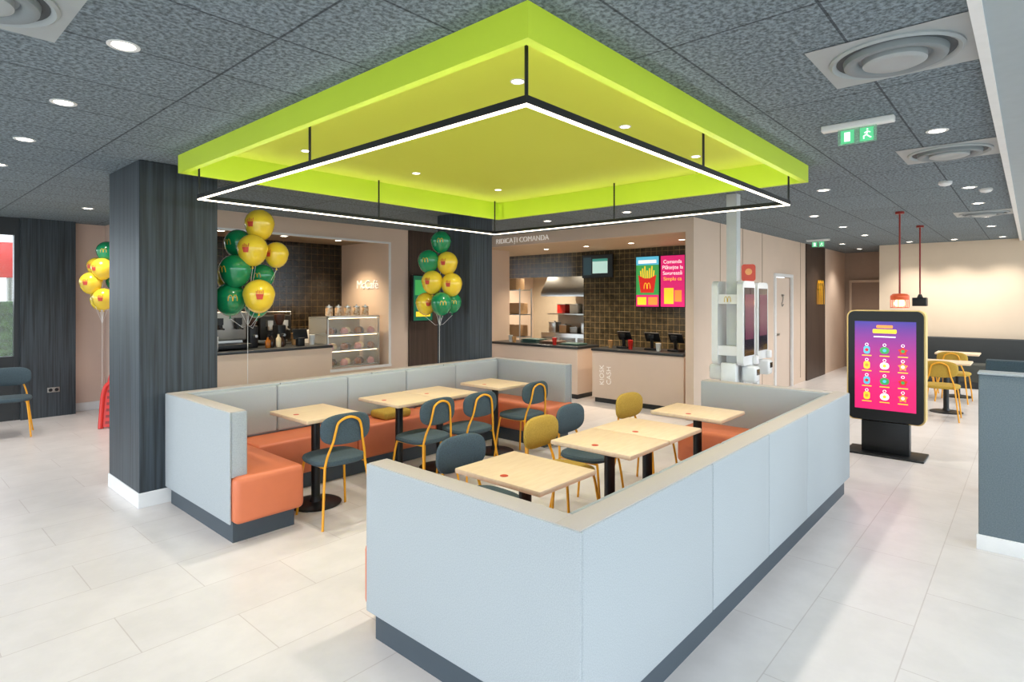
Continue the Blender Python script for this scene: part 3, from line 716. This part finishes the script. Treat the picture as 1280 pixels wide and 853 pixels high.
o = root('extractor_hood', 'stainless steel extractor hood in the kitchen', 'extractor hood', (10.9, 7.6, 1.72))
add('canopy', MB().prism([(-.6, 0), (.6, 0), (.6, .1), (.3, .5), (-.3, .5), (-.6, .1)], -.7, .7), STEEL, o)
add('duct', MB().box(-.25, .25, -.3, .3, .5, .88), STEEL, o)
o = root('kitchen_range', 'stainless steel fryer and prep station with upper shelf', 'kitchen equipment', (10.9, 7.5, 0))
add('cabinet', MB().box(-.35, .35, -1.0, 1.0, .1, .9, .01), STEEL, o)
add('upstand', MB().box(.3, .35, -1.0, 1.0, .9, 1.5), STEELD, o)
add('shelf', MB().box(-.1, .3, -1.0, 1.0, 1.3, 1.33), STEEL, o)
for i in range(4):
    m = MB(); m.box(-.36, -.35, -.95+i*.49, -.52+i*.49, .2, .8, .003)
    d_ = add('door', m, STEELD, o); add('handle', MB().tube([(-.375, -.9+i*.49, .74), (-.375, -.57+i*.49, .74)], .012, 8), STEEL, d_)
add('foot', MB().box(-.3, .3, -.95, .95, 0, .1), BLACK, o)
for i in range(6):
    o = root('food_container', 'steel food container on kitchen station', 'container', (10.68, 6.7+i*.3, .901), 0, 'kitchen containers')
    add('pan', MB().box(-.1, .1, -.1, .1, 0, .12+.05*(i % 3), .01), [STEELD, mat('tan_box', 'B08A60', .7), STEEL][i % 3], o)
    add('lid', MB().box(-.105, .105, -.105, .105, .12+.05*(i % 3), .135+.05*(i % 3), .004).box(-.03, .03, -.01, .01, .135+.05*(i % 3), .155+.05*(i % 3)), STEEL, o)
for i in range(5):
    o = root('food_container', 'food container on upper kitchen shelf', 'container', (11.0, 6.75+i*.36, 1.331), 0, 'kitchen containers')
    add('pan', MB().box(-.09, .09, -.12, .12, 0, .2, .01), [mat('box_white', 'DCD6C8', .6), RED, STEELD][i % 3], o)
    add('lid', MB().box(-.095, .095, -.125, .125, .2, .215, .004), STEEL, o)
o = root('wire_rack', 'steel storage rack with paper boxes beside the tiled wall', 'shelf rack', (10.0, 8.9, 0))
for x in (-.2, .2):
    for y in (-.4, .4): add('post', MB().cyl((x, y, 0), (x, y, 1.9), .015, 10), STEEL, o)
for z in (.3, .8, 1.3, 1.85): add('shelf', MB().box(-.19, .19, -.42, .42, z, z+.02), STEEL, o)
for i, (y, z) in enumerate(((-.2, .821), (.2, .821), (-.2, 1.321), (.15, 1.321), (0, .321), (-.1, 1.871))):
    add('storage_box', MB().box(-.15, .15, -.14, .14, 0, .25, .01).box(-.02, .02, -.141, .141, .1, .251), mat('tan_box', 'B08A60', .7), loc=(10.0, 8.9+y, z), label='tan cardboard box on steel rack', category='box', group='boxes on kitchen rack')

# ---------------------------------------------------------------- cafe niche
o = root('cafe_counter', 'beige cafe counter with dark worktop in the wall opening', 'counter', (3.73, 7.95, 0))
add('body', MB().box(-.85, .85, -.2, .25, 0, .95), BEIGE2, o)
add('worktop', MB().box(-.87, .88, -.36, .28, .962, 1.0, .006), DARK, o, label='dark stone worktop')
o = root('back_counter', 'dark back counter with steel top along tiled niche wall', 'counter', (4.2, 8.75, 0))
add('body', MB().box(-1.4, 1.4, -.2, .2, 0, .88), BROWN, o); add('worktop', MB().box(-1.42, 1.42, -.23, .22, .88, .92, .005), STEELD, o)
def coffee(x, y, z, body, rz=0, lab='steel and black espresso machine on cafe counter'):
    o = root('coffee_machine', lab, 'coffee machine', (x, y, z), rz, 'espresso machines')
    add('body', MB().box(-.25, .25, -.05, .22, .12, .5, .02), body, o)
    add('drip_tray', MB().box(-.25, .25, -.22, .22, .02, .08, .01), BLACK, o)
    add('back_panel', MB().box(-.25, .25, .08, .22, .02, .14), STEEL, o)
    for s in (-.12, .12):
        m = MB(); m.cyl((s, -.1, .27), (s, -.1, .33), .035); m.cyl((s, -.1, .29), (s, -.23, .28), .012, 8); m.box(s-.04, s+.04, -.12, -.04, .33, .42)
        add('group_head', m, STEEL if body is BLACK else BLACK, o)
    add('cup_rail', MB().tube([(-.24, -.04, .5), (-.24, -.04, .55), (.24, -.04, .55), (.24, -.04, .5)], .006, 6), STEEL, o)
    for s in (-.2, .2): add('foot', MB().cyl((s, 0, 0), (s, 0, .03), .02), BLACK, o)
coffee(3.25, 7.96, 1.0, STEELD); coffee(3.6, 8.75, .921, BLACK, lab='black espresso machine on the back counter'); coffee(4.3, 8.75, .921, BLACK, lab='black espresso machine on the back counter')
def grinder(x, y, z):
    o = root('coffee_grinder', 'black coffee grinder with clear bean hopper on counter', 'coffee grinder', (x, y, z), 0, 'coffee grinders')
    add('body', MB().box(-.06, .06, -.08, .1, 0, .3, .015), BLACK, o)
    add('hopper', MB().lathe([(.04, .3), (.075, .4), (.075, .45), (.06, .455)], 18), mat('beans', '4A2A18', .4, noise=60, col2='2A160C'), o)
    add('portafilter_fork', MB().cyl((0, -.08, .16), (0, -.15, .16), .02, 12), STEEL, o)
grinder(3.62, 8.03, 1.001); grinder(3.95, 8.75, .921); grinder(4.02, 8.03, 1.001)
def bottle(x, y, z, c, h=.26):
    o = root('syrup_bottle', 'syrup bottle with pump on the cafe counter', 'bottle', (x, y, z), 0, 'syrup bottles')
    add('body', MB().lathe([(.03, 0), (.034, .01), (.034, h*.6), (.014, h*.75), (.012, h*.9)], 16), c, o)
    add('pump', MB().cyl((0, 0, h*.9), (0, 0, h*1.1), .008, 8).tube([(0, 0, h*1.1), (0, -.05, h*1.08)], .006, 6), BLACK, o)
bc = [mat('amber', 'A8611E', .2), mat('darkb', '2A1A12', .2), mat('cream', 'E0CFA8', .4), mat('darkb2', '3A2214', .2)]
for i in range(4): bottle(3.74+i*.075, 7.80+.05*(i % 2), 1.001, bc[i % 4], .16+.02*(i % 3))
cupstack(3.0, 7.68, 1.001, FROST, 5, 'white paper cups on the cafe counter'); cupstack(4.25, 8.05, 1.001, mat('kraft', 'C89860', .7), 4, 'brown paper cups on the cafe counter')
cupstack(4.42, 7.85, 1.001, FROST, 3, 'white paper cups near the display case')
o = root('card_terminal', 'black tablet till on the cafe counter', 'cash register', (4.2, 7.78, 1.001))
add('stand', MB().box(-.05, .05, -.04, .04, 0, .12, .006), BLACK, o); add('screen', MB().box(-.11, .11, -.008, .008, -.075, .075, .006, M=Matrix.Translation((0, 0, .17)) @ Matrix.Rotation(-.3, 4, 'X')), BLACK, o)
o = root('kettle', 'white jug kettle on the back counter', 'kettle', (4.85, 8.68, .921))
add('body', MB().lathe([(.09, 0), (.095, .02), (.075, .2), (.065, .24), (.02, .26)], 24), FROST, o)
add('handle', MB().tube(cr([(.07, 0, .22), (.14, 0, .2), (.14, 0, .08), (.09, 0, .05)], 5), .012), BLACK, o)
add('spout', MB().tube([(-.06, 0, .19), (-.1, 0, .23)], [.02, .012], 10), FROST, o)
o = root('pastry_display_case', 'glass pastry display case with steel shelves in cafe opening', 'display case', (5.08, 8.0, 0))
add('cabinet', MB().box(-.45, .45, -.22, .3, 0, .64), BEIGE2, o)
for z in (.64, .88, 1.12, 1.38):
    add('shelf', MB().box(-.45, .45, -.22, .3, z, z+.014), STEEL, o)
    if z > .7: add('shelf_light', MB().box(-.43, .43, -.2, -.19, z-.008, z-.001), WARMG, o)
add('glass_front', MB().box(-.45, .45, -.235, -.225, .64, 1.39).box(-.455, -.45, -.235, .3, .64, 1.39).box(.45, .455, -.235, .3, .64, 1.39), GLASS, o)
add('back_panel', MB().box(-.45, .45, .3, .32, .64, 1.39), mat('case_back', 'A89478', .5), o)
add('frame', MB().box(-.46, -.44, -.24, -.22, .64, 1.4).box(.44, .46, -.24, -.22, .64, 1.4).box(-.46, .46, -.24, -.22, 1.38, 1.41), STEEL, o)
pc = [mat('pastry_brown', 'B06A2C', .6, noise=20, col2='7A4018'), mat('cake_choc', '4A2818', .5), mat('cake_pink', 'E0A0A0', .5), mat('cake_cream', 'EAD8B0', .5)]
for j, z in enumerate((.654, .894, 1.134)):
    for i in range(7):
        add('pastry', MB().pad(.055, .055, .075, 2.2, 20, M=Matrix.Translation((0, 0, .039))).tube(cr([(-.035, -.01, .075), (0, .02, .09), (.035, -.01, .075)], 3), .013, 6), pc[(i+j*2) % 4], loc=(4.72+i*.12, 7.86+.11*(i % 2), z), label='small pastry on display case shelf', category='pastry', group='pastries in display case')
for i in range(5):
    o = root('glass_jar', 'glass jar of cookies with a lid on display case', 'jar', (4.76+i*.16, 7.95, 1.412), 0, 'cookie jars')
    add('jar', MB().lathe([(.05, 0), (.055, .01), (.055, .11), (.045, .125)], 18), mat('jar_fill', 'B98A58', .3, noise=30, col2='E8DCC8'), o)
    add('lid', MB().lathe([(.05, .125), (.05, .145), (.012, .15), (.012, .17)], 18), STEEL, o)
o = root('wall_sign', 'thin white cafe name lettering on the niche wall', 'sign', (5.622, 8.22, 1.9), -90)
text('lettering', 'McCafé', .2, LETTER, o, (0, 0, 0), ext=.006, off=-.001)

add('hedge', MB().box(-2.2, 2.2, -.4, .4, 0, 1.75, .2, 4), mat('hedge_leaves', '5C9440', .9, noise=12, col2='2E5A20', bump=(20, 1)), loc=(1.0, 12.6, -.12), label='clipped green hedge outside the window', category='hedge')
o = root('roadside_board', 'red roadside board on grey post outside the window', 'sign board', (2.0, 15.0, -.12))
add('post', MB().cyl((0, 0, 0), (0, 0, 2.4), .05), STEELD, o); add('board', MB().box(-.7, .7, -.06, .06, 2.2, 2.9, .02), RED, o)

# ---------------------------------------------------------------- light
w = bpy.data.worlds.new('sky'); sc.world = w; w.use_nodes = True
bg = w.node_tree.nodes['Background']; bg.inputs[0].default_value = (.83, .925, 1.0, 1); bg.inputs[1].default_value = 2.85

# ---------------------------------------------------------------- camera
cam = bpy.data.cameras.new('cam'); co = bpy.data.objects.new('camera', cam); LINK(co)
cam.sensor_width = 36; cam.lens = 36*730/1280; cam.shift_y = -53.5/1280
co.location = (0, 0, 1.68)
co.rotation_euler = (math.pi/2, 0, math.radians(41.7-90))
cam.clip_start = .05
sc.camera = co
